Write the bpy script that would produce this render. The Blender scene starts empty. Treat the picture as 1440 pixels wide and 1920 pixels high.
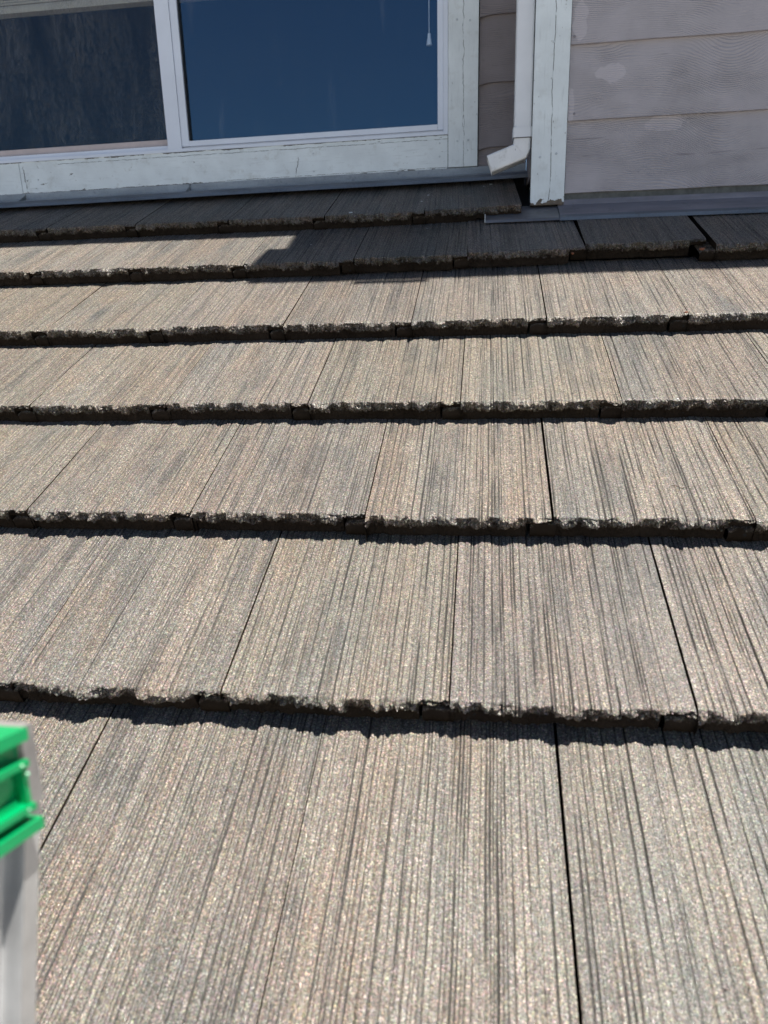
import bpy, bmesh, math
import numpy as np
from mathutils import Vector, Matrix
R = math.radians
scn = bpy.context.scene
COL = scn.collection

# ------------------------------------------------------------------ camera
PITCH = R(27.3696)                      # roof pitch
right = Vector((0.99027195, 0.13686769, -0.02507394))
up = Vector((-0.01427255, 0.2791612, 0.96013818))
fwd = Vector((-0.13841156, 0.95044003, -0.27839896))
cam_d = bpy.data.cameras.new('camera')
cam = bpy.data.objects.new('camera', cam_d)
COL.objects.link(cam)
m = Matrix((right, up, -fwd)).transposed().to_4x4()
m.translation = Vector((0, 0, 0.890675))
cam.matrix_world = m
cam_d.sensor_fit = 'VERTICAL'
cam_d.sensor_height = 24.0
cam_d.sensor_width = 18.0
cam_d.lens = 1326.7 / 1920 * 24.0
cam_d.clip_start = 0.02
cam_d.clip_end = 2000
cam_d.dof.use_dof = True
cam_d.dof.focus_distance = 1.5
cam_d.dof.aperture_fstop = cam_d.lens / 4.6
scn.camera = cam

# ------------------------------------------------------------------ light
SUN = Vector((0.30, -0.06, 1.0)).normalized()
world = bpy.data.worlds.new('World')
scn.world = world
world.use_nodes = True
wn = world.node_tree
bg = wn.nodes['Background']
sky = wn.nodes.new('ShaderNodeTexSky')
sky.sky_type = 'NISHITA'
sky.sun_disc = False
sky.sun_elevation = math.asin(SUN.z)
sky.sun_rotation = math.atan2(SUN.x, SUN.y)
sky.air_density = 0.85
sky.dust_density = 0.2
sky.ozone_density = 3.5
wn.links.new(sky.outputs[0], bg.inputs[0])
bg.inputs[1].default_value = 0.05
sl = bpy.data.lights.new('sun', 'SUN')
sl.energy = 5.0
sl.angle = R(0.53)
sl.color = (1.0, 0.965, 0.90)
so = bpy.data.objects.new('sun', sl)
so.rotation_euler = (-SUN).to_track_quat('-Z', 'Y').to_euler()
so.location = (2, 0, 8)
COL.objects.link(so)
scn.view_settings.view_transform = 'Standard'
scn.view_settings.look = 'None'
scn.view_settings.exposure = 1.08
scn.view_settings.gamma = 1.0
scn.view_settings.use_curve_mapping = False

# ------------------------------------------------------------------ numeric noise
def _h(seed, n):
    return np.random.RandomState(seed % 100000).rand(n)
def n1(x, seed):
    t = _h(seed, 4096); i = np.floor(x).astype(int); f = x - i; f = f * f * (3 - 2 * f)
    return t[i % 4096] * (1 - f) + t[(i + 1) % 4096] * f
def n2(x, y, seed):
    t = _h(seed, 16384).reshape(128, 128)
    i = np.floor(x).astype(int); j = np.floor(y).astype(int)
    f = x - i; g = y - j; f = f * f * (3 - 2 * f); g = g * g * (3 - 2 * g)
    a = t[i % 128, j % 128]; b = t[(i + 1) % 128, j % 128]
    c = t[i % 128, (j + 1) % 128]; d = t[(i + 1) % 128, (j + 1) % 128]
    return (a * (1 - f) + b * f) * (1 - g) + (c * (1 - f) + d * f) * g

# ------------------------------------------------------------------ materials
class NT:
    def __init__(s, name):
        s.m = bpy.data.materials.new(name); s.m.use_nodes = True
        s.t = s.m.node_tree; s.b = s.t.nodes['Principled BSDF']
        s.out = s.t.nodes['Material Output']
    def n(s, typ, ins=None, **kw):
        nd = s.t.nodes.new('ShaderNode' + typ)
        for k, v in kw.items(): setattr(nd, k, v)
        for k, v in (ins or {}).items(): s.set(nd.inputs[k], v)
        return nd
    def set(s, sock, v):
        if isinstance(v, bpy.types.NodeSocket): s.t.links.new(v, sock)
        elif isinstance(v, bpy.types.Node): s.t.links.new(v.outputs[0], sock)
        else: sock.default_value = v
    def coord(s, scale=(1, 1, 1), loc=(0, 0, 0), rnd=0.0):
        tc = s.n('TexCoord')
        v = tc.outputs['Object']
        if rnd:
            oi = s.n('ObjectInfo')
            r = s.n('VectorMath', {0: oi.outputs['Random'], 1: (rnd, rnd * .37, rnd * .71)}, operation='MULTIPLY')
            v = s.n('VectorMath', {0: v, 1: r}, operation='ADD').outputs[0]
        mp = s.n('Mapping', {'Vector': v, 'Scale': scale, 'Location': loc})
        return mp.outputs[0]
    def noise(s, vec, scale, detail=4, rough=.55, dist=0):
        return s.n('TexNoise', {'Vector': vec, 'Scale': scale, 'Detail': detail, 'Roughness': rough, 'Distortion': dist}).outputs[0]
    def ramp(s, fac, stops, interp='LINEAR'):
        r = s.n('ValToRGB', {'Fac': fac}); r.color_ramp.interpolation = interp
        e = r.color_ramp.elements
        while len(e) < len(stops): e.new(.5)
        for i, (p, c) in enumerate(stops):
            e[i].position = p
            e[i].color = (c, c, c, 1) if isinstance(c, (int, float)) else (*c, 1)
        return r.outputs[0]
    def mix(s, fac, a, b, mode='MIX'):
        x = s.n('Mix', data_type='RGBA', blend_type=mode)
        s.set(x.inputs[0], fac); s.set(x.inputs[6], a if not isinstance(a, tuple) else (*a, 1)[:4])
        s.set(x.inputs[7], b if not isinstance(b, tuple) else (*b, 1)[:4])
        return x.outputs[2]
    def math(s, op, a, b=0.0, c=None, clamp=False):
        x = s.n('Math', {0: a, 1: b}, operation=op, use_clamp=clamp)
        if c is not None: s.set(x.inputs[2], c)
        return x.outputs[0]
    def bump(s, h, strength, dist, normal=None):
        x = s.n('Bump', {'Height': h, 'Strength': strength, 'Distance': dist})
        if normal is not None: s.set(x.inputs['Normal'], normal)
        return x.outputs[0]

def plain(name, col, rough=.6, metal=0, var=.15, scale=30, bump=.2, bdist=.001):
    t = NT(name); c = t.coord()
    nz = t.noise(c, scale)
    lo = tuple(x * (1 - var) for x in col); hi = tuple(min(1, x * (1 + var)) for x in col)
    t.set(t.b.inputs['Base Color'], t.ramp(nz, [(.3, lo), (.7, hi)]))
    t.b.inputs['Roughness'].default_value = rough
    t.b.inputs['Metallic'].default_value = metal
    if bump: t.set(t.b.inputs['Normal'], t.bump(t.noise(c, scale * 8, 3), bump, bdist))
    return t.m

def make_tile_mat():
    t = NT('concrete_tile')
    # broad colour washes along the slope
    cA = t.coord((1, .22, 1), rnd=17.0)
    wash = t.noise(cA, 9, 3, .5)
    cB = t.coord((1, .035, .3), rnd=31.0)
    streak = t.noise(cB, 95, 4, .65)
    streak2 = t.noise(cB, 28, 2, .5)
    cC = t.coord((1, 1, 1), rnd=5.0)
    patch = t.noise(cC, 6.5, 4, .6)
    base = t.ramp(wash, [(.30, (.184, .147, .115)), (.52, (.178, .154, .127)), (.72, (.144, .134, .118))])
    slate = t.math('MULTIPLY', t.ramp(streak2, [(.48, 0.), (.62, 1.)]), t.ramp(patch, [(.42, 0.), (.58, 1.)]))
    base = t.mix(t.math('MULTIPLY', slate, .45), base, (.036, .040, .043))
    pink = t.ramp(t.noise(t.coord((1, .30, 1), loc=(4, 2, 0), rnd=11.), 13, 3, .6), [(.50, 0.), (.68, .55)])
    base = t.mix(pink, base, (.190, .141, .104))
    base = t.mix(t.ramp(streak, [(.34, .42), (.52, 0.)]), base, (.038, .036, .034))
    # aggregate grains; the brightest carry sun glints in the colour
    vor = t.n('TexVoronoi', {'Vector': cC, 'Scale': 760.0}, feature='F1')
    hue = t.n('SeparateColor', {0: t.n('TexVoronoi', {'Vector': cC, 'Scale': 610.0}, feature='F1').outputs['Color']})
    gcol = t.n('SeparateColor', {0: vor.outputs['Color']})
    gr = t.ramp(gcol.outputs[0], [(.0, .30), (.35, .66), (.72, 1.10), (.92, 1.75), (1., 2.9)])
    fine = t.ramp(t.noise(cC, 900, 2, .7), [(.32, .55), (.68, 1.4)])
    base = t.mix(1.0, base, gr, 'MULTIPLY')
    tint = t.n('CombineColor', {0: t.math('ADD', .82, t.math('MULTIPLY', hue.outputs[0], .36)), 1: t.math('ADD', .84, t.math('MULTIPLY', hue.outputs[1], .32)), 2: t.math('ADD', .80, t.math('MULTIPLY', hue.outputs[2], .40))})
    base = t.mix(1.0, base, tint.outputs[0], 'MULTIPLY')
    base = t.mix(.8, base, fine, 'MULTIPLY')
    # groove dirt + shade painted into the nose colour, from mesh attributes
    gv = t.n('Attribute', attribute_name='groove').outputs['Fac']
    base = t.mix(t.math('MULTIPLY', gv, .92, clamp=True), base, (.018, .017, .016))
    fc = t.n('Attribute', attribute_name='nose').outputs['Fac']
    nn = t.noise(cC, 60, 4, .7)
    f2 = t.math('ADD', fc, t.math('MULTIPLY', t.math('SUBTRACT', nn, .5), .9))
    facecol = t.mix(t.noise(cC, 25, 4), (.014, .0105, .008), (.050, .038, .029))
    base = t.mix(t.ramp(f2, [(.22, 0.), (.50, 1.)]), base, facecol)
    rnd = t.n('ObjectInfo').outputs['Random']
    vv = t.math('ADD', .90, t.math('MULTIPLY', rnd, .15))
    base = t.mix(1.0, base, t.n('CombineColor', {0: vv, 1: vv, 2: t.math('MULTIPLY', vv, t.math('ADD', .955, t.math('MULTIPLY', t.math('FRACT', t.math('MULTIPLY', rnd, 7.3)), .07)))}).outputs[0], 'MULTIPLY')
    # dark specks
    sp = t.ramp(t.noise(cC, 85, 2, .5), [(.70, 0.), (.74, .75)])
    base = t.mix(sp, base, (.03, .03, .03))
    t.set(t.b.inputs['Base Color'], base)
    rgh = t.ramp(gcol.outputs[1], [(0., .16), (.22, .38), (1., .70)])
    t.set(t.b.inputs['Roughness'], t.mix(fc, rgh, (.9, .9, .9)))
    t.set(t.b.inputs['Specular IOR Level'], t.math('MULTIPLY', t.math('SUBTRACT', 1.0, t.math('MULTIPLY', fc, 4.0), clamp=True), .55))
    hmap = t.math('ADD', t.math('MULTIPLY', gcol.outputs[2], .55), t.math('MULTIPLY', t.noise(cC, 700, 2, .6), .6))
    b1 = t.bump(hmap, 1.0, .0012)
    b2 = t.bump(t.noise(cB, 240, 3, .6), .5, .0012, b1)
    t.set(t.b.inputs['Normal'], b2)
    return t.m
M_TILE = make_tile_mat()

def make_white(name='white_paint', col=(.74, .79, .79), cracks=(), peel_z=None, grain_axis='x', dirt=.5, edges=()):
    """weathered white board paint: brushed grain, cracks of their own shape, peeled spots"""
    t = NT(name)
    sc = (.07, 1, 1) if grain_axis == 'x' else (1, 1, .07)
    c = t.coord(sc); cw = t.coord()
    g = t.noise(c, 190, 4, .6)
    base = t.ramp(t.noise(cw, 14, 4), [(.3, tuple(x * .90 for x in col)), (.7, tuple(min(1, x * 1.05) for x in col))])
    base = t.mix(t.ramp(g, [(.30, .35), (.42, 0.)]), base, tuple(x * .62 for x in col))
    # yellow-grey dirt
    d = t.ramp(t.noise(cw, 22, 5, .7), [(.56, 0.), (.75, dirt)])
    base = t.mix(d, base, (.34, .33, .27))
    # chipped flecks, elongated with the grain
    ch = t.ramp(t.noise(t.coord((.35, 1, 1) if grain_axis == 'x' else (1, 1, .35), loc=(3, 1, 7)), 75, 4, .7), [(.675, 0.), (.700, .9)])
    base = t.mix(ch, base, (.10, .085, .06))
    h = t.math('SUBTRACT', g, t.math('MULTIPLY', ch, .8))
    sep = t.n('SeparateXYZ', {0: t.n('TexCoord').outputs['Object']})
    for (ax, p0, amp, w, z0, z1, fr) in cracks:
        along = sep.outputs['Z'] if ax == 'x' else sep.outputs['X']
        zlev = t.math('SUBTRACT', sep.outputs['Z'], t.math('MULTIPLY', sep.outputs['X'], .012))
        across = sep.outputs['X'] if ax == 'x' else zlev
        nzv = t.n('CombineXYZ', {0: t.math('MULTIPLY', along, fr), 1: p0 * 77})
        nz = t.noise(nzv, 1.0, 4, .65)
        off = t.math('ADD', p0, t.math('MULTIPLY', t.math('SUBTRACT', nz, .5), amp))
        dd = t.math('ABSOLUTE', t.math('SUBTRACT', across, off))
        mk = t.math('LESS_THAN', dd, w)
        mk = t.math('MULTIPLY', mk, t.math('GREATER_THAN', along, z0))
        mk = t.math('MULTIPLY', mk, t.math('LESS_THAN', along, z1))
        mk = t.math('MULTIPLY', mk, t.ramp(t.noise(cw, 60, 2), [(.36, .15), (.5, .85)]))
        base = t.mix(mk, base, (.07, .065, .06))
        h = t.math('SUBTRACT', h, mk)
    for (ez, ew, eth) in edges:
        zlev = t.math('SUBTRACT', sep.outputs['Z'], t.math('MULTIPLY', sep.outputs['X'], .012))
        dd = t.math('DIVIDE', t.math('ABSOLUTE', t.math('SUBTRACT', zlev, ez)), ew)
        ee = t.math('SUBTRACT', t.noise(t.coord((.30, 1, 1)), 48, 5, .7), t.math('MULTIPLY', dd, .22))
        em = t.ramp(ee, [(eth, 0.), (eth + .02, .95)])
        base = t.mix(em, base, t.mix(t.noise(cw, 90, 3), (.02, .018, .014), (.11, .095, .07)))
        h = t.math('SUBTRACT', h, t.math('MULTIPLY', em, .8))
    if peel_z is not None:
        zz = t.math('SUBTRACT', 1.0, t.math('DIVIDE', t.math('SUBTRACT', sep.outputs['Z'], peel_z), .035), clamp=True)
        pm = t.ramp(t.math('ADD', t.math('MULTIPLY', zz, .55), t.noise(t.coord((1, 1, 1.6)), 55, 3, .6)), [(.86, 0.), (.88, 1.)])
        base = t.mix(pm, base, t.mix(t.noise(cw, 120, 3), (.035, .03, .022), (.20, .15, .10)))
        h = t.math('SUBTRACT', h, t.math('MULTIPLY', pm, .8))
    t.set(t.b.inputs['Base Color'], base)
    t.b.inputs['Roughness'].default_value = .55
    t.set(t.b.inputs['Normal'], t.bump(h, .45, .0012))
    return t.m

def make_siding(name, col, patches=(), knot=None, dark=0.0):
    t = NT(name)
    cw = t.coord(rnd=9.0); c = t.coord((.06, 1, 1), rnd=9.0)
    geo = t.n('TexCoord').outputs['Object']
    warp = t.noise(t.coord((.5, 1, 1), rnd=9.), 7, 2, .5)
    sep = t.n('SeparateXYZ', {0: geo})
    # embossed flowing cedar grain
    ph = t.math('ADD', t.math('MULTIPLY', sep.outputs['Z'], 520.), t.math('MULTIPLY', warp, 44.))
    if knot:
        kx, kz = knot
        r = t.math('POWER', t.math('DIVIDE', t.math('SUBTRACT', sep.outputs['X'], kx), .10), 2.0)
        ph = t.math('ADD', ph, t.math('MULTIPLY', t.math('POWER', 2.718, t.math('MULTIPLY', r, -1.)), 24.))
    wave = t.math('SINE', ph)
    amp = t.ramp(t.noise(t.coord((.35, 1, 1), rnd=4.), 9, 3, .6), [(.40, .06), (.62, 1.)])
    grain = t.math('MULTIPLY', t.math('POWER', t.math('ABSOLUTE', wave), 3.0), amp)
    fineg = t.noise(c, 260, 4, .65)
    h = t.math('ADD', t.math('MULTIPLY', grain, -1.), t.math('MULTIPLY', fineg, .6))
    base = t.ramp(t.noise(cw, 11, 4, .6), [(.3, tuple(x * .92 for x in col)), (.7, tuple(x * 1.06 for x in col))])
    base = t.mix(t.math('MULTIPLY', grain, .18), base, tuple(x * .5 for x in col))
    # dark hair cracks along the grain
    cr = t.ramp(t.noise(t.coord((.05, 1, 1), rnd=3.), 60, 3, .6, .3), [(.300, .55), (.325, 0.)])
    base = t.mix(cr, base, tuple(x * .42 for x in col))
    dst = t.ramp(t.noise(cw, 5, 4, .6), [(.5, 0.), (.8, .35 + dark)])
    base = t.mix(dst, base, (.13, .115, .10))
    for (px, pz, rx, rz) in patches:       # touched-up paint patches
        ex = t.math('POWER', t.math('DIVIDE', t.math('SUBTRACT', sep.outputs['X'], px), rx), 2.0)
        ez = t.math('POWER', t.math('DIVIDE', t.math('SUBTRACT', sep.outputs['Z'], pz), rz), 2.0)
        e = t.math('ADD', t.math('ADD', ex, ez), t.math('MULTIPLY', t.math('SUBTRACT', t.noise(t.coord(), 38, 3, .5), .5), 2.4))
        base = t.mix(t.ramp(e, [(.74, .55), (.92, 0.)]), base, tuple(x * 1.32 for x in col))
    t.set(t.b.inputs['Base Color'], base)
    t.b.inputs['Roughness'].default_value = .62
    t.set(t.b.inputs['Normal'], t.bump(h, .75, .0020))
    return t.m

def make_flash(name, col, zinc=.4, metal=.3):
    t = NT(name); c = t.coord((.3, 1, 1)); cw = t.coord()
    base = t.ramp(t.noise(c, 20, 4, .65), [(.35, tuple(x * .72 for x in col)), (.65, tuple(min(1, x * 1.1) for x in col))])
    sp = t.ramp(t.noise(cw, 160, 3, .7), [(.52, 0.), (.62, zinc)])
    base = t.mix(sp, base, (.16, .19, .23))
    base = t.mix(t.ramp(t.noise(t.coord((1, .3, 1)), 30, 4, .7), [(.60, 0.), (.75, .6)]), base, (.08, .08, .075))
    t.set(t.b.inputs['Base Color'], base)
    t.b.inputs['Roughness'].default_value = .45
    t.b.inputs['Metallic'].default_value = metal
    t.set(t.b.inputs['Normal'], t.bump(t.noise(c, 40, 3), .25, .002))
    return t.m

def make_glass(name, refl=1.0, dirty=False):
    t = NT(name)
    t.t.nodes.remove(t.b)
    fr = t.n('Fresnel', {'IOR': 2.5})
    gl = t.n('BsdfGlossy', {'Color': (.46, .76, 1.0, 1), 'Roughness': .0})
    tr = t.n('BsdfTransparent', {'Color': (.92, .94, .95, 1)})
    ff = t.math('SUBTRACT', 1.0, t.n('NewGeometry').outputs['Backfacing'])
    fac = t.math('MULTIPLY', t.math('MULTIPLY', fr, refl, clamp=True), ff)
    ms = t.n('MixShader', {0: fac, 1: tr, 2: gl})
    cur = ms.outputs[0]
    if not dirty:
        sm = t.ramp(t.noise(t.coord((1, 1, .16), loc=(2, 0, 5)), 17, 4, .6), [(.58, 0.), (.76, .06)])
        sm = t.math('ADD', sm, t.math('MULTIPLY', t.ramp(t.noise(t.coord(), 300, 3, .7), [(.64, 0.), (.72, 1.)]), .05))
        df0 = t.n('BsdfDiffuse', {'Color': (.5, .52, .55, 1)})
        cur = t.n('MixShader', {0: sm, 1: cur, 2: df0.outputs[0]}).outputs[0]
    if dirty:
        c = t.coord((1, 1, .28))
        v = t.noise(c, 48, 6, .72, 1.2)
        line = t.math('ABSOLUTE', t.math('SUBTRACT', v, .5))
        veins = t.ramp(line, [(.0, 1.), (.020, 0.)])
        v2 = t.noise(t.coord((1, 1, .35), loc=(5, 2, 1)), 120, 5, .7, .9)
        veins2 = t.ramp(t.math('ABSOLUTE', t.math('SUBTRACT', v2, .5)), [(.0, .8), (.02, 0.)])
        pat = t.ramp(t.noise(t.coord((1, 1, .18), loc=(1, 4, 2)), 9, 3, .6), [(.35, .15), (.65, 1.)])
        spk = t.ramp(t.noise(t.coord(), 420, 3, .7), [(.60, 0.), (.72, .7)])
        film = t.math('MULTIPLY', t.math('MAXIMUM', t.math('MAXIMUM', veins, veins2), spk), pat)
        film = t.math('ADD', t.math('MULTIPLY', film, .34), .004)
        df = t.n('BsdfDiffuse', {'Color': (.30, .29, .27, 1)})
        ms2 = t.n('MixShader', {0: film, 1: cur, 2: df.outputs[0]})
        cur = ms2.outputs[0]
    t.t.links.new(cur, t.out.inputs[0])
    return t.m

M_SID_W = make_siding('grey_siding_paint', (.255, .225, .225), dark=.1)
M_SID_S = make_siding('mauve_grey_siding_paint', (.400, .368, .378),
                      patches=[(.335, 1.508, .040, .026), (.500, 1.372, .060, .022), (.250, 1.64, .022, .06), (.232, 1.43, .010, .05)], knot=(.66, 1.30))
M_VINYL = plain('white_vinyl', (.71, .75, .82), .35, 0, .04, 10, .08, .0005)
M_PIPE = plain('white_enamel_metal', (.74, .75, .76), .38, 0, .05, 12, .05, .0005)
M_ELBOW = make_white('stained_white_enamel', col=(.80, .80, .79), dirt=.7, grain_axis='z')
M_CASE = make_white('weathered_white_trim', cracks=[('x', -.083, .020, .0009, 1.45, 1.83, 22), ('x', -.080, .012, .0006, 1.33, 1.50, 30)], grain_axis='z', dirt=.3)
M_BOARD = make_white('peeling_white_sill_board', cracks=[('z', 1.420, .008, .0008, -1.5, -.1, 30), ('z', 1.331, .010, .0016, -1.65, -.9, 35), ('z', 1.3345, .006, .0008, -.9, -.05, 35),
                     ('x', -1.630, .05, .0016, 1.29, 1.40, 9), ('x', -.645, .04, .0014, 1.31, 1.385, 9)], grain_axis='x', dirt=.45, edges=[(1.3285, .007, .44), (1.4318, .004, .46)])
M_CORNER = make_white('cracked_white_corner_board', cracks=[('x', .180, .016, .0010, 1.17, 3.2, 9)], peel_z=1.168, grain_axis='z', dirt=.25)
M_FLASH_A = make_flash('painted_flashing', (.37, .39, .39), .3, .1)
M_FLASH_B = make_flash('painted_grey_flashing', (.235, .22, .235), .3, .1)
M_FLASH_C = make_flash('bare_metal_flashing', (.20, .20, .21), .5, .5)
M_HEM = make_flash('galvanised_hem', (.15, .17, .195), .6, .4)
M_GLASS = make_glass('window_glass', 1.0)
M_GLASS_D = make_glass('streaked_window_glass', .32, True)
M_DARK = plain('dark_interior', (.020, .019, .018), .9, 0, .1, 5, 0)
M_BLIND = plain('tan_blind_slat', (.45, .40, .32), .5, 0, .06, 30, .1)
M_TAN = plain('tan_inner_rail', (.52, .44, .42), .5, 0, .08, 30, .1)
M_TASSEL = plain('white_plastic', (.80, .84, .88), .4, 0, .02, 30, 0)
M_RUBBER = plain('black_gasket', (.012, .012, .013), .6, 0, .1, 30, 0)
M_GREEN = plain('green_moulded_plastic', (.0, .29, .092), .30, 0, .06, 40, .1)
M_GREYP = plain('grey_rubber_pad', (.21, .195, .185), .7, 0, .2, 60, .2)
M_ALU = plain('dull_aluminium', (.58, .58, .58), .34, .65, .16, 25, .2)
M_SHEATH = plain('roof_underlay', (.03, .03, .03), .95, 0, .2, 10, .1)
M_NAIL = plain('painted_nail_head', (.50, .54, .56), .5, 0, .1, 50, .1)
M_NAILS = plain('painted_grey_nail_head', (.22, .20, .21), .5, 0, .1, 50, .1)
M_SOFFIT = plain('soffit_paint', (.45, .42, .40), .7, 0, .05, 8, .1)
M_FASCIA = plain('fascia_paint', (.60, .60, .58), .6, 0, .05, 8, .1)
M_SHINGLE = plain('upper_roof_concrete', (.12, .11, .10), .8, 0, .3, 20, .4)
M_GROUND_BOUNCE = plain('pale_bounce_ground', (.34, .325, .30), .95, 0, .12, .6, 0)  # unseen ground, made this pale to bounce sunlight onto the walls
M_FLAKE = plain('pale_paint_flake', (.55, .57, .56), .6, 0, .1, 50, 0)
M_CLAY = plain('orange_clay_chip', (.16, .06, .03), .8, 0, .25, 80, .2)
M_STRAP = plain('twig', (.10, .07, .05), .8, 0, .2, 60, .2)

# ------------------------------------------------------------------ helpers
def tag(o, label=None, cat=None, group=None, kind=None):
    for k, v in (('label', label), ('category', cat), ('group', group), ('kind', kind)):
        if v: o[k] = v
    return o
def empty(name, loc=(0, 0, 0)):
    o = bpy.data.objects.new(name, None); o.location = loc; o.empty_display_size = .1
    COL.objects.link(o); return o
def link(name, me, mat, parent=None, matrix=None):
    o = bpy.data.objects.new(name, me); COL.objects.link(o)
    if mat is not None and not me.materials: me.materials.append(mat)
    if parent is not None:
        o.parent = parent
        loc = Matrix.Translation(parent_world(parent))
        o.matrix_parent_inverse = loc.inverted()
    if matrix is not None: o.matrix_basis = matrix
    return o
def parent_world(p):
    return p.location if p.type == 'EMPTY' else Vector((0, 0, 0))
def bmesh_obj(name, bm, mat, parent=None, bevel=0, smooth=False, f=None):
    if bevel:
        bmesh.ops.bevel(bm, geom=[e for e in bm.edges if len(e.link_faces) == 2 and e.calc_face_angle(0) > .5], offset=bevel, segments=2, affect='EDGES', profile=.6)
    if f:
        for v in bm.verts: v.co = Vector(f(*v.co))
    bmesh.ops.recalc_face_normals(bm, faces=bm.faces)
    me = bpy.data.meshes.new(name); bm.to_mesh(me); bm.free()
    if smooth:
        for p in me.polygons: p.use_smooth = True
    return link(name, me, mat, parent)
def box_bm(x0, x1, y0, y1, z0, z1, bm=None, cuts=0):
    bm = bm or bmesh.new()
    vs = [bm.verts.new((x, y, z)) for x in (x0, x1) for y in (y0, y1) for z in (z0, z1)]
    fs = []
    for q in ((0, 1, 3, 2), (4, 6, 7, 5), (0, 4, 5, 1), (2, 3, 7, 6), (0, 2, 6, 4), (1, 5, 7, 3)):
        fs.append(bm.faces.new([vs[i] for i in q]))
    return bm
def box(name, b, mat, parent=None, bevel=.0015, f=None, **k):
    return bmesh_obj(name, box_bm(*b), mat, parent, bevel, f=f, **k)
def prism_x(prof, x0, x1, n=1, wob=None):
    """profile of (y,z) pairs, closed, swept along x in n steps"""
    bm = bmesh.new(); rings = []
    for i in range(n + 1):
        x = x0 + (x1 - x0) * i / n
        rings.append([bm.verts.new((x, y + (wob(x, j)[0] if wob else 0), z + (wob(x, j)[1] if wob else 0))) for j, (y, z) in enumerate(prof)])
    L = len(prof)
    for a, b in zip(rings, rings[1:]):
        for j in range(L): bm.faces.new((a[j], a[(j + 1) % L], b[(j + 1) % L], b[j]))
    bm.faces.new(rings[0]); bm.faces.new(rings[-1][::-1])
    return bm

# ------------------------------------------------------------------ ground
bm = bmesh.new()
bmesh.ops.create_grid(bm, x_segments=8, y_segments=8, size=600)
for v in bm.verts: v.co.z = -3.2
g = bmesh_obj('ground', bm, M_GROUND_BOUNCE)
tag(g, kind='structure')

# ------------------------------------------------------------------ roof of tiles
VV = Vector((0, math.cos(PITCH), math.sin(PITCH)))
NN = Vector((0, -math.sin(PITCH), math.cos(PITCH)))
ALPHA = math.atan(.0415 / .32394723)
TV = VV * math.cos(ALPHA) - NN * math.sin(ALPHA)
TN = NN * math.cos(ALPHA) + VV * math.sin(ALPHA)
E_, S1, T_ = .32394723, .8975270, .03707
DS = {-1: -.010, 0: -.062, 1: -.00560805, 2: .00767698, 3: .00187679, 4: -.00295948, 5: .00021157, 6: -.00110521}
DR = {-1: .008, 0: .008, 1: .01052869, 2: .00173855, 3: .00218674, 4: .00405777, 5: -.00029, 6: .00125}
W_ = .30
NOTCH = .038

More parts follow.
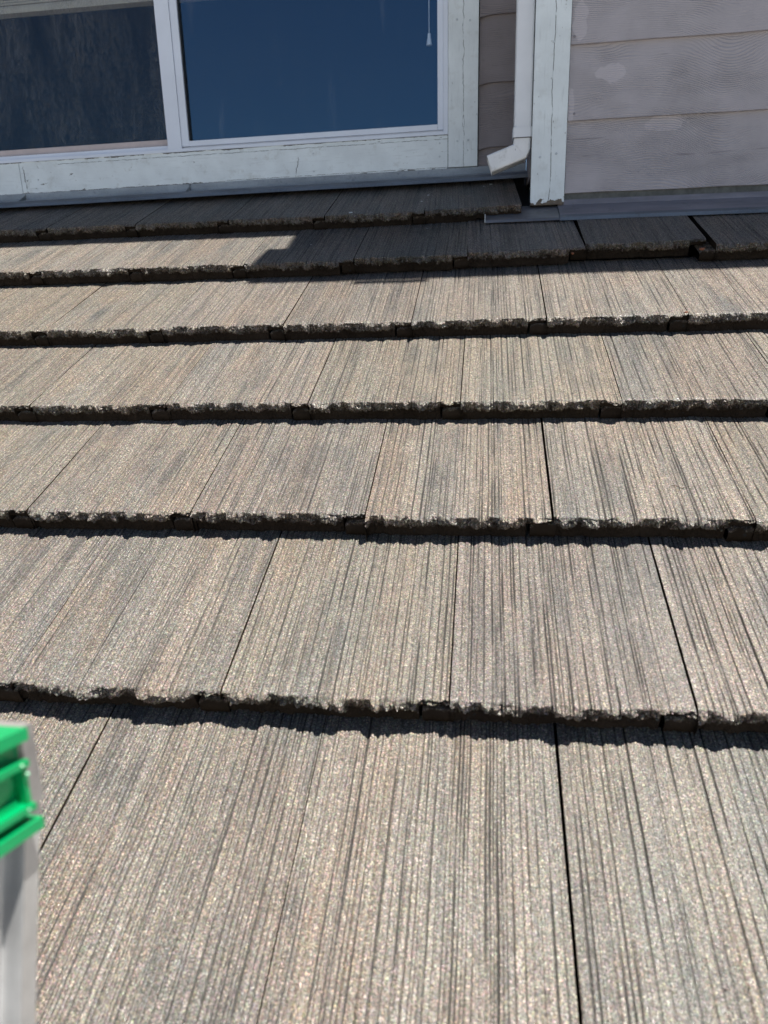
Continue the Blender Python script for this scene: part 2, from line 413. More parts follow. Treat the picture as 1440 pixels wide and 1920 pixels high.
def tile_mesh(seed, nx, nyt, nz, L=.392, chip=None, cut=None, gap=.0022, dr=0.):
    rs = np.random.RandomState(seed)
    w = W_ - gap
    if cut: w = cut
    xs = np.linspace(0, w, nx)
    # broom grooves
    cs = []; x = rs.uniform(.002, .012)
    while x < w - .002:
        cs.append(x); x += rs.choice([.0042, .0068, .0098, .0125], p=[.28, .32, .28, .12]) * rs.uniform(.9, 1.1)
    cs = np.array(cs); dep = rs.uniform(.35, 1.0, len(cs)) ** 1.1 * .0031; wd = rs.uniform(.0005, .0011, len(cs))
    # rows: top (back -> lip), then nose
    k = np.linspace(0, 1, nyt)
    ty = L * (1 - k) ** 1.0
    lipz = .006
    rows = [(y, 0.0, 0) for y in ty if y > .010] + [(.0075, 0, 0), (.005, 0, .0), (.003, .0, .0), (.0015, .0, .02), (.0004, .02, .06)]
    fz = np.linspace(.06, 1.0, nz)
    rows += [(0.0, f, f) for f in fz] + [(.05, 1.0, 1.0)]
    rows = np.array(rows)
    Y = rows[:, 0][:, None] + 0 * xs[None, :]
    F = rows[:, 1][:, None] + 0 * xs[None, :]
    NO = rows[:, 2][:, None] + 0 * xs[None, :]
    X = 0 * Y + xs[None, :]
    TH = np.where((X > w - NOTCH) & (cut is None), .0150,   .0412)
    # ragged lower outline of nose
    TH = TH - .0012 * n1(X * 90 + seed, seed + 9) * (TH > .02)
    Z = -F * TH
    topm = (F < .001)
    wob = (n2(X * 6 + seed, Y * 9, seed + 1) - .5) * .0016
    G = np.zeros_like(X)
    for c, d, s in zip(cs, dep, wd):
        pres = np.clip(n2(np.full_like(Y, c * 40), Y * 14, seed + int(c * 9999)) * 1.6 - .15, .25, 1.15)
        G += np.exp(-((X + wob - c) / s) ** 2) * d * pres
    Gt = G.copy()
    und = (n2(X * 28, Y * 10, seed + 2) - .5) * .0016 + (n1(X * 330, seed + 3)[:] - .5) * .0003 + .0007 * (n1((X + wob) * 410, seed + 14) - .5) * (.35 + n1(X * 45, seed + 15)) \
        + (n2(X * 480, Y * 60, seed + 12) - .5) * .0004
    fade = np.clip(1 - F * 2.2, 0, 1)
    Z += (und - Gt) * fade
    # rounding + crumble of lip
    nearlip = np.clip(1 - Y / .010, 0, 1)
    chipn = n2(X * 62, X * 0 + 3.3, seed + 4)
    chipm = n2(X * 170, Y * 170, seed + 5)
    bite = np.clip(chipn - .52, 0, 1) * .0115 + np.clip(chipm - .5, 0, 1) * .004
    Z -= np.where(F < .5, nearlip ** 2 * bite * .8, 0) * np.clip(1 - F * 3, 0, 1)
    # lumps that squeezed forward below the lip
    la = n2(X * 58, F * 1.1, seed + 6); lb = n2(X * 150, F * 5.5, seed + 7); lc = n2(X * 420, F * 16, seed + 8)
    env = np.clip(F / .10, 0, 1) * np.clip(1.0 - (F - .34) / .40, 0, 1)
    fwd_ = (np.clip(la - .38, 0, 1) * .0200 + np.clip(lb - .42, 0, 1) * .0120 + (lc - .4) * .0075) * env
    fwd_ = fwd_ * .85 - .0034 * np.clip(F * 8, 0, 1)
    fwd_ += (n2(X * 300, F * 11, seed + 10) - .5) * .0026 * np.clip(F * 3, 0, 1)
    back = np.clip(F - .1, 0, 1) * .0010 + np.clip(chipn - .52, 0, 1) * .010 * np.clip(1 - F * 2.5, 0, 1)
    lipw = (n1(X * 45, seed + 11) - .5) * .0050 + (n1(X * 190, seed + 13) - .5) * .0026
    inner = np.clip(1 - Y / .03, 0, 1)
    Y = Y + lipw * inner + np.where(np.arange(len(rows))[:, None] >= len(rows) - nz - 1, -fwd_ + back, 0)
    Y += inner * np.clip(Gt, 0, .002) * .9 * np.clip(1 - F, 0, 1)
    if chip:                                     # broken end corner: (x from, depth up slope, raise)
        cx, cd = chip
        mlt = np.clip((X - cx) / (w - cx), 0, 1) ** .7 * (.75 + .5 * n1(X * 60, seed + 20))
        Y += mlt * cd * inner
        Z = np.where(F > .4, np.maximum(Z, -.0412 + .014 * n1(X * 70, seed + 21) * (mlt > 0)), Z)
    NO = np.where(NO > .1, NO - np.clip(fwd_ + .0008, 0, 1) * 58, NO)  # lumps coloured pale as if sunlit, against the shade-dark face
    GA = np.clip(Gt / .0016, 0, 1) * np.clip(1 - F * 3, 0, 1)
    Y = Y + X * dr
    # add side walls
    def ext(A, wall=None):
        l = A[:, :1] if wall is None else np.minimum(A[:, :1], wall)
        r = A[:, -1:] if wall is None else np.minimum(A[:, -1:], wall)
        return np.hstack([l, A, r])
    X, Y, NO, GA = ext(X), ext(Y), ext(NO), ext(GA)
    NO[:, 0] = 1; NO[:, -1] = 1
    Z = np.hstack([Z[:, :1] - .0008, Z, Z[:, -1:] - .0008])
    X, Y, NO, GA = ext(X), ext(Y), ext(NO), ext(GA)
    Z = np.hstack([np.minimum(Z[:, :1], -.0400), Z, np.minimum(Z[:, -1:], -.0150)])
    nr, nc = X.shape
    co = np.stack([X, Y, Z], -1).reshape(-1, 3)
    i = np.arange(nr * nc).reshape(nr, nc)
    a, b, c_, d_ = i[:-1, :-1].ravel(), i[:-1, 1:].ravel(), i[1:, 1:].ravel(), i[1:, :-1].ravel()
    faces = np.stack([a, d_, c_, b], -1)
    # underlap tongue beneath the neighbour's overlap
    mt = 14; tx = np.linspace(-NOTCH + .0018, .004, mt)
    prof = [(L, -.0175), (.002, -.0152), (.0004, -.0176), (.0002, -.0290), (.0010, -.0404), (.05, -.0404)]
    tco = []
    for (py, pz) in prof:
        for q, xx in enumerate(tx):
            ed = (xx - tx[0]) / .01
            tco.append((xx, py + (rs.rand() - .5) * .0018, pz + (rs.rand() - .5) * .0012 - (.006 * max(0, 1 - ed) if pz > -.021 else 0)))
    base = len(co)
    co = np.vstack([co, np.array(tco)])
    ti = base + np.arange(len(prof) * mt).reshape(len(prof), mt)
    ta, tb, tc_, td = ti[:-1, :-1].ravel(), ti[:-1, 1:].ravel(), ti[1:, 1:].ravel(), ti[1:, :-1].ravel()
    faces = np.vstack([faces, np.stack([ta, td, tc_, tb], -1)])
    me = bpy.data.meshes.new('tile')
    me.vertices.add(len(co)); me.vertices.foreach_set('co', co.astype(np.float32).ravel())
    me.loops.add(faces.size); me.loops.foreach_set('vertex_index', faces.astype(np.int32).ravel())
    me.polygons.add(len(faces))
    me.polygons.foreach_set('loop_start', np.arange(0, faces.size, 4, dtype=np.int32))
    me.polygons.foreach_set('loop_total', np.full(len(faces), 4, dtype=np.int32))
    me.update()
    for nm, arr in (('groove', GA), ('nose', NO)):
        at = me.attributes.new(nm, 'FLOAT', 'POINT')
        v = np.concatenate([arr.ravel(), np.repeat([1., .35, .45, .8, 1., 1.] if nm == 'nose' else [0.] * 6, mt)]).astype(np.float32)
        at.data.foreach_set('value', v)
    sm = np.ones(len(faces), dtype=bool)
    rowi = np.repeat(np.arange(nr - 1), nc - 1)
    sm[:len(rowi)] = rowi < len(rows) - nz - 2
    me.polygons.foreach_set('use_smooth', sm)
    me.materials.append(M_TILE)
    return me

roof = empty('tiled_roof', (0, .2, .1))
tag(roof, 'sunlit slope of grey-brown ribbed concrete roof tiles laid in staggered courses', 'roof')
XO = {-1: -.35, 0: -.50258605, 1: -.33771174, 2: -.48894665, 3: -.64506171, 4: -.16553681, 5: -.048, 6: -.181}
VIS = {-1: (-.7, .6), 0: (-.62, .45), 1: (-.85, .6), 2: (-1.1, .75), 3: (-1.3, .85), 4: (-1.55, .95), 5: (-1.8, 1.05), 6: (-2.0, .13)}
FULL = {-1: (-1.6, 1.5), 0: (-1.6, 1.5), 1: (-1.7, 1.5), 2: (-1.9, 1.5), 3: (-2.0, 1.5), 4: (-2.1, 1.6), 5: (-2.3, 1.6), 6: (-2.4, .13)}
DEN = {-1: (90, 12, 9), 0: (430, 60, 16), 1: (420, 50, 24), 2: (360, 44, 22), 3: (280, 40, 20), 4: (230, 34, 18), 5: (200, 30, 16), 6: (180, 28, 15)}
spare = {}
rs = np.random.RandomState(4)
for kk in range(-1, 7):
    x0, x1 = FULL[kk]
    j0 = math.floor((x0 - XO[kk]) / W_); j1 = math.ceil((x1 - XO[kk]) / W_)
    for j in range(j0, j1 + 1):
        X = XO[kk] + W_ * j
        if kk == 6 and X > -.05: continue
        if X > x1 + .1: continue
        vis = (X + W_ > VIS[kk][0]) and (X < VIS[kk][1])
        seed = (kk + 3) * 100 + j + 50
        chip = None; cut = None
        if kk == 6 and X + W_ > .0 and X < 0: chip = (.150, .006); cut = .280
        if kk == 5 and abs(X - .252) < .05: chip = (.262, .012)
        if vis:
            me = tile_mesh(seed, *DEN[kk], chip=chip, cut=cut, dr=DR[kk], gap=.0036 if (kk, j) in ((0, 1), (2, 1), (1, 1), (5, 1)) else (.0026 if kk < 3 else .0021) + .0004 * math.sin(seed))
        else:
            if kk not in spare: spare[kk] = tile_mesh(seed, 90, 16, 9)
            me = spare[kk]
        jit = rs.uniform(-.0015, .0015)
        dx, rise = rs.uniform(-.0003, .0003), rs.uniform(0, .0012)
        if kk == 5 and X > .5 and X < .6: dx += .014; jit -= .004
        turn = 0.
        if kk == 5:      # these tiles were pushed up under the wing flashing
            if abs(X + .048) < .05: jit += .026; turn = .025
            elif abs(X - .252) < .05: jit += .053
            elif X > .5: jit += .030
            elif X > -.40: jit += .016
            else: jit += .008
        if kk == 6 and X > -.25: jit += .006; turn = .045
        s = S1 + (kk - 1) * E_ + DS[kk] + DR[kk] * (X) + jit
        P = Vector((X + dx, 0, 0)) + VV * s + NN * rise
        ang = turn + rs.uniform(-.0008, .0008)
        ex = Vector((1, 0, 0)) * math.cos(ang) + TV * math.sin(ang)
        ey = TN.cross(ex)
        mt = Matrix((ex, ey, TN)).transposed().to_4x4(); mt.translation = P
        link('tile', me, None, roof, mt)
# deck below the tiles, battens, fascia at the eave
def roof_slab(name, s0, s1, n0, n1_, x0, x1, mat):
    bm = bmesh.new()
    vs = []
    for x in (x0, x1):
        for s, n in ((s0, n0), (s1, n0), (s1, n1_), (s0, n1_)):
            vs.append(bm.verts.new(Vector((x, 0, 0)) + VV * s + NN * n))
    for q in ((0, 1, 2, 3), (7, 6, 5, 4), (0, 4, 5, 1), (1, 5, 6, 2), (2, 6, 7, 3), (3, 7, 4, 0)):
        bm.faces.new([vs[i] for i in q])
    return bmesh_obj(name, bm, mat, roof)
roof_slab('roof_deck', .24, 3.05, -.100, -.0835, -2.5, 1.75, M_SHEATH)
box('fascia', (-2.5, 1.75, .165, .195, -.12, .045), M_FASCIA, roof)

# ------------------------------------------------------------------ window wall (rear)
TH = R(1.8)
SH = .012
def wf(x, y, z, Y0=2.6):
    """wall frame: x along the wall, y outwards negative, z height"""
    z2 = z + SH * 0 + (x + .05) * SH * (1 if z < 2.2 else 1)
    q = y + Y0 * math.cos(TH)
    return (x * math.cos(TH) - q * math.sin(TH), x * math.sin(TH) + q * math.cos(TH), z2)
wall = empty('window_wall', (-.8, 2.62, 1.3))
tag(wall, 'white-trimmed wall with a sliding window at the top of the tiled roof slope', 'wall')
# sill board in lengths, casing
ZB0, ZB1 = 1.3265, 1.4310
def wob_board(seed, amp=.0012):
    def w(x, j): return (0, (n1(np.array([x * 16.0]), seed + j)[0] - .5) * amp)
    return w
bl = [(-2.6, -1.5655), (-1.5635, -.0515)]
for i, (a, b) in enumerate(bl):
    bm = prism_x([(0, ZB0), (0, ZB1), (.022, ZB1), (.022, ZB0)], a, b, 40, wob_board(11 + i, .0026))
    o = bmesh_obj('sill_board', bm, M_BOARD, wall, f=wf)
bm = box_bm(-.0495, .0465, -.004, .022, 1.3315, 2.35)
bmesh_obj('window_casing', bm, M_CASE, wall, .0012, f=wf)
bm = box_bm(-2.6, .0465, -.004, .022, 2.352, 2.45)
bmesh_obj('head_casing', bm, M_CASE, wall, .0012, f=wf)
# narrow bit of lap siding right of the casing
zs = [1.200, 1.3875, 1.577, 1.767]
while zs[-1] < 2.95: zs.append(zs[-1] + .190)
def plank(par, x0, x1, za, zb, y, mat, f, seed, curl=0., n=24):
    """lap board: bottom edge stands proud, top tucks behind the board above"""
    def w(x, j):
        q = (n1(np.array([x * 9.0]), seed)[0] - .5) * .0016
        e = curl * max(0, 1 - (x - x0) / .05) ** 2
        return (-e * .8 if j in (0, 3) else 0, (q - e * .9 if j in (0, 3) else 0))
    bm = prism_x([(y, za), (y + .0125, zb + .018), (y + .020, zb + .018), (y + .0115, za)], x0, x1, n, w)
    return bmesh_obj('siding_plank', bm, mat, par, f=f)
for i in range(1, len(zs)):
    za = zs[i - 1] if i > 1 else 1.295
    plank(wall, .050, .207, za, zs[i], .006, M_SID_W, wf, 70 + i, curl=.010)
for i in range(4):      # wall above the window
    plank(wall, -2.6, .04, 2.45 + .19 * i, 2.64 + .19 * i, .006, M_SID_W, wf, 90 + i)
plank(wall, -2.6, -2.3, 1.43, 2.35, .02, M_SID_W, wf, 99)
box('wall_backing', (-2.6, .205, .040, .060, 1.0, 1.425), M_SHEATH, wall, 0, f=wf)
box('wall_backing', (.0475, .205, .030, .060, 1.425, 3.1), M_SHEATH, wall, 0, f=wf)
# nail heads
def nail(par, x, y, z, mat, f, r=.0034):
    bm = bmesh.new()
    bmesh.ops.create_cone(bm, cap_ends=True, segments=12, radius1=r, radius2=r * .8, depth=.0016, matrix=Matrix.Translation((x, y, z)) @ Matrix.Rotation(R(90), 4, 'X'))
    bmesh_obj('nail_head', bm, mat, par, f=f)
for x, z in ((-.022, 1.757), (.019, 1.752), (-.020, 1.409), (.016, 1.410)):
    nail(wall, x, -.0046, z, M_NAIL, wf)
for x, z in ((-.078, 1.407), (-.078, 1.367), (-.505, 1.40), (-.505, 1.345), (-1.50, 1.372)):
    nail(wall, x, -.0006, z, M_NAIL, wf, .003)
nail(wall, .060, .0055, 1.402, M_NAILS, wf, .003)
# flashing skirt beneath the board
fl = empty_parent = wall
prof = [(-.001, 1.3300), (-.006, 1.3080), (-.068, 1.2930), (-.072, 1.2905), (-.072, 1.2890), (-.008, 1.3045), (.004, 1.3280)]
def wobf(x, j): return (0, (n1(np.array([x * 3.0]), 5)[0] - .5) * .003)
for a, b in ((-2.5, -1.5565), (-1.5545, -.945), (-.943, .206)):
    bm = prism_x(prof, a, b, 24, wobf)
    bmesh_obj('flashing', bm, M_FLASH_A, wall, f=wf)
bm = prism_x([(-.0725, 1.2945), (-.088, 1.2840), (-.090, 1.2740), (-.0885, 1.2740), (-.0865, 1.2835), (-.0725, 1.2925)], -2.5, .206, 40, wobf)
bmesh_obj('flashing_hem', bm, M_HEM, wall, f=wf)

# window: part of the wall, its pieces one level deeper
win = bmesh_obj('window_frame', (lambda: None)() or box_bm(-2.30, -.0505, .012, .045, 1.4325, 1.4475), M_VINYL, wall, .0012, f=wf)
tag(win, 'white vinyl frame of the sliding window')
def wbox(name, b, mat, bev=.001, lab=None):
    o = box(name, b, mat, win, bev, f=wf)
    if lab: o['label'] = lab
    return o
wbox('frame_flange', (-2.30, -.0505, -.0035, .012, 1.4315, 1.4410), M_VINYL)
wbox('frame_jamb', (-.0655, -.0505, -.0020, .045, 1.4411, 2.35), M_VINYL)
wbox('frame_jamb', (-2.32, -2.302, -.0020, .045, 1.4315, 2.35), M_VINYL)
wbox('frame_head', (-2.30, -.0660, -.0020, .045, 2.33, 2.35), M_VINYL)
# right fixed pane with its glazing beads
wbox('glazing_bead', (-.9425, -.0845, .0020, .030, 1.4478, 1.4640), M_VINYL)
wbox('glazing_bead', (-.0840, -.0660, .0035, .030, 1.4478, 2.329), M_VINYL)
wbox('gasket', (-.9350, -.9315, .0085, .0225, 1.4642, 2.329), M_RUBBER, 0)
wbox('gasket', (-.9315, -.0865, .0105, .0225, 1.4642, 1.4660), M_RUBBER, 0)
wbox('meeting_stile', (-1.0100, -.9615, -.0030, .040, 1.4412, 2.329), M_VINYL)
wbox('meeting_stile', (-.9605, -.9355, .0010, .030, 1.4478, 2.329), M_VINYL)
wbox('pane', (-.9370, -.0830, .0200, .0230, 1.4560, 2.33), M_GLASS, 0, 'right window pane mirroring deep blue sky')
# left sash, set deeper
wbox('sash_rail', (-2.30, -1.0105, .0130, .040, 1.4477, 1.4560), M_VINYL)
wbox('sash_rail', (-2.30, -1.0125, .0300, .048, 1.4562, 1.4790), M_TAN, .0008, 'tan inner rail at the foot of the left sash')
wbox('gasket', (-2.30, -1.0125, .0260, .0295, 1.4562, 1.4590), M_RUBBER, 0)
wbox('gasket', (-1.0124, -1.0103, .0060, .0400, 1.4562, 2.329), M_RUBBER, 0)
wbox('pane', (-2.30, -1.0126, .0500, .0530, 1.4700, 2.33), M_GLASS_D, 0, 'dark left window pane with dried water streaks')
# room behind
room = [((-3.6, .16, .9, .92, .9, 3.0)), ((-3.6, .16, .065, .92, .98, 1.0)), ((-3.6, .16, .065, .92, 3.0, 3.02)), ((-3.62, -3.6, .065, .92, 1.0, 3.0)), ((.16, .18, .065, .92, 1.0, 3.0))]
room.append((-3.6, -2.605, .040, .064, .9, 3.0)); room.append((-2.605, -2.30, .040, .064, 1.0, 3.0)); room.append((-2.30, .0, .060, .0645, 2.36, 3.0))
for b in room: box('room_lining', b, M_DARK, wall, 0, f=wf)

# raised blind hanging inside the window, with pull cord
blind = empty('window_blind', (-.8, 2.69, 1.9))
tag(blind, 'tan slatted blind pulled up behind the glass with a white pull cord', 'blind')
for i in range(22):
    zz = 1.934 + .0085 * i
    bm = box_bm(-2.25, -.10, .090 - .002 * (i % 2), .118 - .002 * (i % 2), zz, zz + .0062)
    bmesh_obj('slat', bm, M_BLIND, blind, .0012, f=wf)
box('bottom_rail', (-2.26, -.09, .084, .122, 1.916, 1.9325), M_BLIND, blind, .003, f=wf)
bm = bmesh.new()
bmesh.ops.create_cone(bm, cap_ends=True, segments=8, radius1=.0013, radius2=.0013, depth=.6, matrix=Matrix.Translation((-.112, .040, 2.035)))
bmesh_obj('cord', bm, M_TASSEL, blind, f=wf)
bm = bmesh.new()
bmesh.ops.create_cone(bm, cap_ends=True, segments=16, radius1=.0090, radius2=.0045, depth=.034, matrix=Matrix.Translation((-.112, .040, 1.722)))
bmesh_obj('tassel', bm, M_TASSEL, blind, .0015, f=wf)

# ------------------------------------------------------------------ projecting wing wall (right)
wing = empty('siding_wall', (.7, 2.35, 1.2))
tag(wing, 'mauve-grey lap-siding wall with white corner board, right of the downspout', 'wall')
YW = 2.331
zl = [1.1985, 1.3905, 1.583]
while zl[-1] < 2.95: zl.append(zl[-1] + .192)
for i in range(1, len(zl)):
    plank(wing, .2255, 1.75, zl[i - 1], zl[i], YW - .012, M_SID_S, None, 30 + i, n=40)
box('corner_board', (.1262, .2230, 2.310, 2.336, 1.1685, 3.0), M_CORNER, wing, .0015)
# side return of the wing
for i in range(1, len(zl)):
    box('side_plank', (.1275, .1345, 2.3365, 2.64, zl[i - 1] + .06, zl[i] + .0598), M_SID_W, wing, .001)
box('wall_backing', (.136, 1.75, 2.345, 2.36, 1.10, 3.0), M_SHEATH, wing, 0)
box('wall_backing', (.138, .150, 2.362, 2.62, 1.15, 3.0), M_SHEATH, wing, 0)
for x, z in ((.2345, 1.602), (.2425, 1.408)): nail(wing, x, YW - .0115, z, M_NAILS, None, .0036)
for x, z in ((.150, 1.298), (.196, 1.305), (.178, 1.590)): nail(wing, x, 2.3094, z, M_NAIL, None, .0036)
# starter strip with mildew, step flashing lying on the tiles
M_MILD = plain('mildewed_starter_strip', (.10, .105, .10), .8, 0, .3, 60, .3)
box('starter_strip', (.2240, 1.75, YW - .003, YW + .010, 1.180, 1.1995), M_MILD, wing, .001)
def wobw(x, j): return (0, (n1(np.array([x * 5.0]), 8)[0] - .5) * .002)
bm = prism_x([(YW - .003, 1.1815), (YW - .012, 1.1660), (2.229, 1.1290), (2.227, 1.1275), (YW - .010, 1.1630), (YW + .002, 1.1790)], .2065, 1.75, 30, wobw)
bmesh_obj('flashing', bm, M_FLASH_B, wing)
bm = prism_x([(2.2285, 1.1300), (2.2140, 1.1225), (2.2125, 1.1130), (2.2140, 1.1130), (2.2165, 1.1215), (2.2285, 1.1275)], .2055, 1.75, 30, wobw)
bmesh_obj('flashing_hem', bm, M_HEM, wing)
bm = prism_x([(2.345, 1.1710), (2.300, 1.1560), (2.2200, 1.1225), (2.2150, 1.1150), (2.2165, 1.1140), (2.2225, 1.1195), (2.302, 1.1530), (2.345, 1.1680)], -.004, .2050, 12, wobw)
bmesh_obj('corner_flashing', bm, M_FLASH_C, wing)
bm = box_bm(-.0075, -.0045, 2.218, 2.2420, 1.117, 1.1400)
bmesh_obj('flashing_tab', bm, M_FLASH_A, wing, .0008)

# ------------------------------------------------------------------ downspout
ds = empty('downspout', (.1, 2.36, 1.35))
tag(ds, 'white rectangular rain downspout with elbow, left of the white corner board', 'downspout')
def rect_sweep(path, w, d, mat, name, par, cap=True, hollow=True, closed_top=True):
    """sweep a rounded rectangle along points in the x-z plane (w in plane, d in y)"""
    bm = bmesh.new(); rings = []
    pts = [Vector(p) for p in path]
    for i, p in enumerate(pts):
        t0 = (pts[i] - pts[i - 1]).normalized() if i > 0 else (pts[1] - pts[0]).normalized()
        t1 = (pts[i + 1] - pts[i]).normalized() if i < len(pts) - 1 else t0
        t = (t0 + t1).normalized()
        sd = Vector((t.z, 0, -t.x)); k = 1 / max(.3, t.dot(t1))
        ring = []
        r = .006
        for (cx, cy, a0) in ((1, 1, 0), (-1, 1, 90), (-1, -1, 180), (1, -1, 270)):
            for q in range(4):
                a = R(a0 + q * 30)
                u = cx * (w / 2 - r) + r * math.cos(a); v = cy * (d / 2 - r) + r * math.sin(a)
                ring.append(bm.verts.new(p + sd * (u * k) + Vector((0, v, 0))))
        rings.append(ring)
    L = len(rings[0])
    for a, b in zip(rings, rings[1:]):
        for j in range(L): bm.faces.new((a[j], a[(j + 1) % L], b[(j + 1) % L], b[j]))
    return bmesh_obj(name, bm, mat, par)
yd = 2.366
pipe = rect_sweep([(.0995, yd, 3.0), (.0995, yd, 1.362)], .050, .070, M_PIPE, 'pipe', ds)
rect_sweep([(.0990, yd, 1.3845), (.0990, yd, 1.3575)], .0555, .0765, M_PIPE, 'collar', ds)
el = rect_sweep([(.0985, yd, 1.358), (.0985, yd, 1.332), (.094, yd, 1.322), (.004, yd, 1.2915)], .049, .069, M_ELBOW, 'elbow', ds)
rect_sweep([(.0985, yd, 1.3575), (.0985, yd, 1.3555)], .0515, .072, M_RUBBER, 'seam', ds)
rect_sweep([(.0700, yd, 1.3138), (.0680, yd, 1.3131)], .0502, .0704, M_ELBOW, 'crimp', ds)
for o in (pipe, el):
    md = o.modifiers.new('wall', 'SOLIDIFY'); md.thickness = .0012; md.offset = -1
box('pipe_strap', (.070, .128, 2.3265, 2.3285, 1.95, 1.975), M_PIPE, ds, .0005)

# ------------------------------------------------------------------ eaves overhead (they cast the shade on the upper courses)
ev = empty('wing_eave', (.9, 2.2, 3.0))
tag(ev, 'eave of the projecting wing with soffit and rain gutter above the siding wall', 'eave')
box('soffit', (.093, 2.2, 1.967, 2.9, 3.0, 3.02), M_SOFFIT, ev, 0)
box('fascia_board', (.090, 2.2, 1.955, 1.9665, 2.985, 3.13), M_FASCIA, ev, .002)
gp = [(y - .326 + .025 * (y > 2.2), z) for y, z in [(2.249, 3.00), (2.249, 3.12), (2.247, 3.12), (2.246, 3.004), (2.175, 3.004), (2.160, 3.05), (2.135, 3.085), (2.132, 3.12), (2.1295, 3.12), (2.1310, 3.083), (2.157, 3.047), (2.172, 3.00)]]
bmesh_obj('gutter', prism_x(gp, .006, 2.2, 1), M_FASCIA, ev)
gc = [(y - .326 + .025 * (y > 2.2), z) for y, z in [(2.249, 3.00), (2.249, 3.12), (2.1295, 3.12), (2.131, 3.083), (2.157, 3.047), (2.172, 3.00)]]
bmesh_obj('gutter_end', prism_x(gc, .004, .0055, 1), M_FASCIA, ev)
box('gutter_hanger', (.298, .490, 1.779, 1.801, 3.085, 3.10), M_FASCIA, ev, .002)
bmesh_obj('eave_tiles', prism_x([(1.905, 3.135), (1.905, 3.165), (4.6, 4.36), (4.6, 4.33)], .075, 2.25, 1), M_SHINGLE, ev)
ev2 = empty('main_eave', (-1.2, 2.5, 3.0))
tag(ev2, 'eave of the main house wall above the sliding window', 'eave')
box('soffit', (-2.8, .092, 2.094, 2.9, 3.0, 3.02), M_SOFFIT, ev2, 0)
box('fascia_board', (-2.8, .089, 2.0815, 2.0935, 2.985, 3.13), M_FASCIA, ev2, .002)
bmesh_obj('eave_tiles', prism_x([(2.08, 3.1352), (2.08, 3.1652), (4.6, 4.275), (4.6, 4.245)], -2.85, .073, 1), M_SHINGLE, ev2)

# ------------------------------------------------------------------ ladder at lower left
LA = R(17)
lad = empty('ladder', (-.3, .0, -3.0))
tag(lad, 'aluminium ladder rail with green moulded end cap, close up at the lower left edge', 'ladder')
U = Vector((0, math.sin(LA), math.cos(LA))); N = Vector((0, math.cos(LA), -math.sin(LA)))
ANC = Vector((-.2630, .3175, .612)) 
def lf(x, n, u):
    return tuple(ANC + Vector((x, 0, 0)) + N * n + U * u)
def lbox(name, x0, x1, n0, n1_, u0, u1, mat, par=lad, bev=.0012, smooth=False):
    return bmesh_obj(name, box_bm(x0, x1, n0, n1_, u0, u1), mat, par, bev, f=lf)
UT = .051      # top of cap
def lfc(x, n, u):
    return lf(x, n - .016 * min(1, max(0, 1 + (u - UT) / .074)), UT + (u - UT) * .82)
def rail(xo, sgn):
    """I section rail: web plus front and rear flanges"""
    bm = box_bm(xo - .0012, xo + .0012, -.078, -.0011, -3.7, UT - .030)
    box_bm(xo - .016, xo + .016, -.0885, -.0785, -3.7, UT - .030, bm)
    box_bm(xo - .016, xo + .014, -.0010, .0130, -3.7, UT - .030, bm)
    box_bm(xo - .0011, xo + .0065, -.0115, -.0098, -3.7, UT - .030, bm); box_bm(xo - .0011, xo + .0040, -.030, -.0275, -3.7, UT - .030, bm)
    return bmesh_obj('rail', bm, M_ALU, lad, 0, f=lf)
rail(-.014, 1); rail(-.400, -1)
for k in range(10):
    bm = bmesh.new()
    bmesh.ops.create_cone(bm, cap_ends=True, segments=16, radius1=.016, radius2=.016, depth=.383, matrix=Matrix.Translation((-.207, -.04, -.25 - .305 * k)) @ Matrix.Rotation(R(90), 4, 'Y'))
    bmesh_obj('rung', bm, M_ALU, lad, f=lf)
def cbox(name, x0, x1, n0, n1_, u0, u1, mat, par=lad, bev=.0012):
    return bmesh_obj(name, box_bm(x0, x1, n0, n1_, u0, u1), mat, par, bev, f=lfc)
M_GLINT = plain('pale_green_glint', (.30, .62, .40), .25, 0, .1, 40, 0)  # light green for the highlights painted on the cap
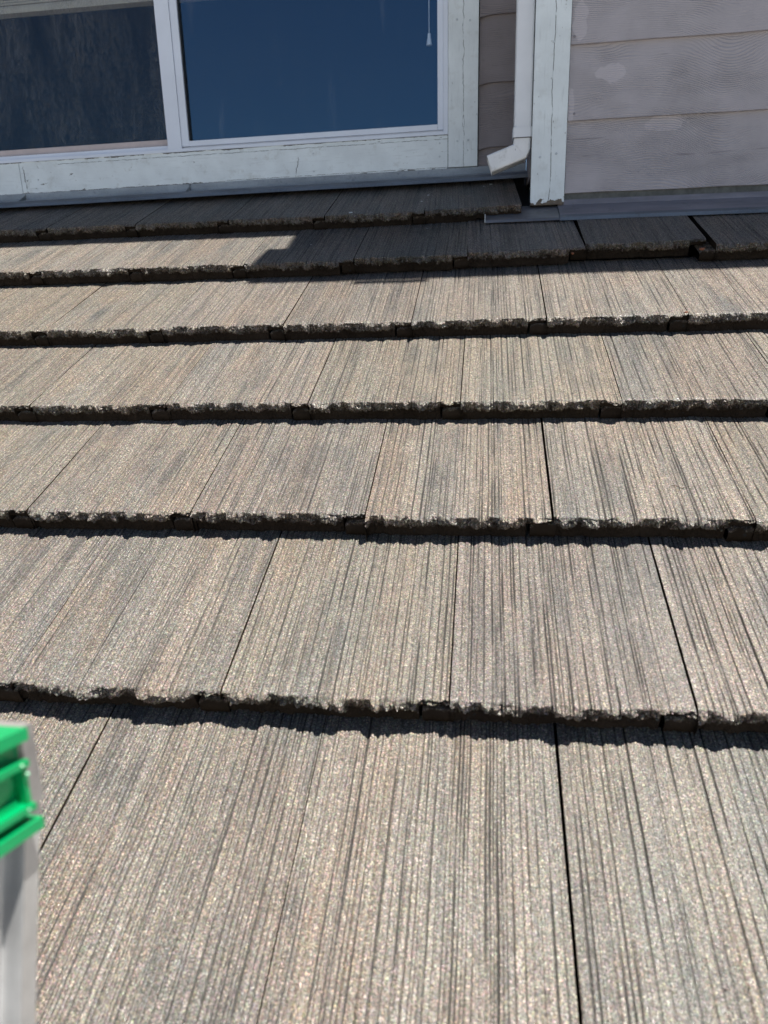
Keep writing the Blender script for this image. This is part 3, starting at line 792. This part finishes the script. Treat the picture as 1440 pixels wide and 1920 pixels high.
def cap(xo, s):
    pl = cbox('end_cap', xo - .008, xo, -.084, .0030, UT - .074, UT - .006, M_GREEN, lad, .0015)
    def c(n0, n1_, u0, u1, x1=.009, nm='cap_rib', bev=.0024):
        o = cbox(nm, xo + .0002, xo + x1, n0, n1_, UT + u0, UT + u1, M_GREEN, pl, bev); return o
    cbox('cap_top', xo - .030, xo + .010, -.086, .0005, UT - .0058, UT + .003, M_GREEN, pl, .0035)
    c(-.0858, -.0005, -.0250, -.0200)
    c(-.0860, -.0007, -.0580, -.0530, .0095)
    c(-.0862, .0028, -.0745, -.0660, .010)
    c(-.0045, -.0009, -.0528, -.0252, .007)
    c(-.0855, -.0815, -.0655, -.0060, .009)
    c(-.0800, -.0075, -.0528, -.0492, .003)
    # raised curved leaf shape in the pocket
    bm = bmesh.new(); ring = []
    for q in range(20):
        a = q / 20 * 2 * math.pi
        ring.append((-.026 + .018 * math.cos(a) , -.0385 + .0095 * math.sin(a) + .004 * math.cos(a)))
    lo = [bm.verts.new((xo + .0002, n, UT + u)) for n, u in ring]; hi = [bm.verts.new((xo + .0028, n, UT + u)) for n, u in ring]
    for q in range(20): bm.faces.new((lo[q], lo[(q + 1) % 20], hi[(q + 1) % 20], hi[q]))
    bm.faces.new(hi)
    bmesh_obj('cap_emblem', bm, M_GREEN, pl, 0, f=lfc)
    for (n, u) in ((-.007, -.0225), (-.0035, -.030), (-.0075, -.0555)):  # pale beads added in place of specular highlights on the cap
        bm = bmesh.new()
        bmesh.ops.create_uvsphere(bm, u_segments=12, v_segments=8, radius=.0012, matrix=Matrix.Translation((xo + .009, n, UT + u)))
        bmesh_obj('glint_bead', bm, M_GLINT, pl, 0, True, f=lfc)
    cbox('end_pad', xo - .026, xo + .003, .0034, .0150, UT - .060, UT + .0010, M_GREYP, lad, .002)
cap(0, 1); cap(-.392, -1)

# ------------------------------------------------------------------ small things lying on the upper courses
def drop(px, s_off, k, name, mat, r, label, cat, group=None, seed=0, flat=.35):
    rr = np.random.RandomState(seed)
    s = S1 + (k - 1) * E_ + DS.get(k, 0)
    P = Vector((px, 0, 0)) + VV * s + TV * s_off + TN * .0012
    bm = bmesh.new(); bmesh.ops.create_icosphere(bm, subdivisions=1, radius=r)
    for v in bm.verts:
        v.co.x *= rr.uniform(.7, 1.5); v.co.y *= rr.uniform(.6, 1.2); v.co.z *= flat * rr.uniform(.6, 1.4)
    o = bmesh_obj(name, bm, mat)
    ex = Vector((1, 0, 0)); mt = Matrix((ex, TN.cross(ex), TN)).transposed().to_4x4(); mt.translation = P
    o.matrix_basis = mt
    tag(o, label, cat, group)
G_ = 'paint flakes fallen on the shaded upper tiles'
for i, (x, so_, k, r, lb) in enumerate([
    (-.405, .020, 6, .0060, 'pale paint flake near the nose of the top tile course, mid window'),
    (-.184, .196, 6, .0050, 'pale paint flake high on the top course beside a tile joint'),
    (-.200, .118, 6, .0032, 'tiny pale paint chip midway up the top course beside a tile joint'),
    (-.173, .280, 5, .0055, 'pale paint flake tucked under the nose of the top course'),
    (-.495, .165, 5, .0038, 'small pale flake on the shaded tile beside the sunlit patch'),
    (.010, .305, 6, .0055, 'pale paint flake on the tile directly below the downspout outlet'),
    (-.012, .280, 6, .0036, 'small beige chip on the tile just left below the downspout outlet'),
    (.415, .170, 5, .0050, 'pale flake on the shaded tile below the siding wall flashing')]):
    drop(x, so_, k, 'paint_flake', M_FLAKE, r, lb, 'paint flake', G_, 40 + i)
drop(.524, -.004, 5, 'clay_chip', M_CLAY, .006, 'orange clay chip wedged under the tile nose at the right gap', 'chip', None, 3, .8)
drop(.215, -.003, 5, 'clay_chip', M_CLAY, .0035, 'small orange-brown chip under the tile nose below the corner board', 'chip', None, 4, .8)

drop(.430, .010, 4, 'chip', M_CLAY, .0045, 'tiny red-brown chip on the nose edge right of centre, below the shaded band', 'chip', None, 8, .8)
bm = bmesh.new()
pts = []
for q in range(15):
    a = q / 14
    P = Vector((.300 + .030 * a, 0, 0)) + VV * (S1 + E_) + TV * (.095 + .004 * math.sin(a * 7)) + TN * (.0022 + .0015 * math.sin(a * 3.1))
    pts.append(P)
prev = None
for P in pts:
    ring = [bm.verts.new(P + TV * (.0005 * math.cos(t)) + TN * (.0005 * math.sin(t))) for t in (0, 1.57, 3.14, 4.71)]
    if prev:
        for w_ in range(4): bm.faces.new((prev[w_], prev[(w_ + 1) % 4], ring[(w_ + 1) % 4], ring[w_]))
    prev = ring
tag(bmesh_obj('twig', bm, M_STRAP), 'thin dark curled twig lying on the sunlit tile right of centre', 'twig')

# loose grit: tiny dark and pale grains washed down over the tiles
rg = np.random.RandomState(77)
bm = bmesh.new()
for q in range(650):
    k = rg.randint(0, 6); x = rg.uniform(-1.3, .75) * (.45 + .12 * k)
    so_ = rg.uniform(.004, .30) ** 1.0
    s = S1 + (k - 1) * E_ + DS[k] + DR[k] * x
    P = Vector((x, 0, 0)) + VV * s + TV * so_ + TN * .0003
    rr = rg.uniform(.0005, .0014) * (1.6 if rg.rand() < .06 else 1)
    vs = [bm.verts.new(P + Vector((rg.uniform(-1, 1) * rr, 0, 0)) + TV * (rg.uniform(-1, 1) * rr) + TN * (h * rr)) for h in (0, 0, 0, 1.2)]
    for f_ in ((0, 1, 2), (0, 1, 3), (1, 2, 3), (0, 2, 3)): bm.faces.new([vs[i] for i in f_])
tag(bmesh_obj('grit', bm, M_STRAP), 'fine dark grit scattered over the sunlit tiles', 'grit', kind='stuff')
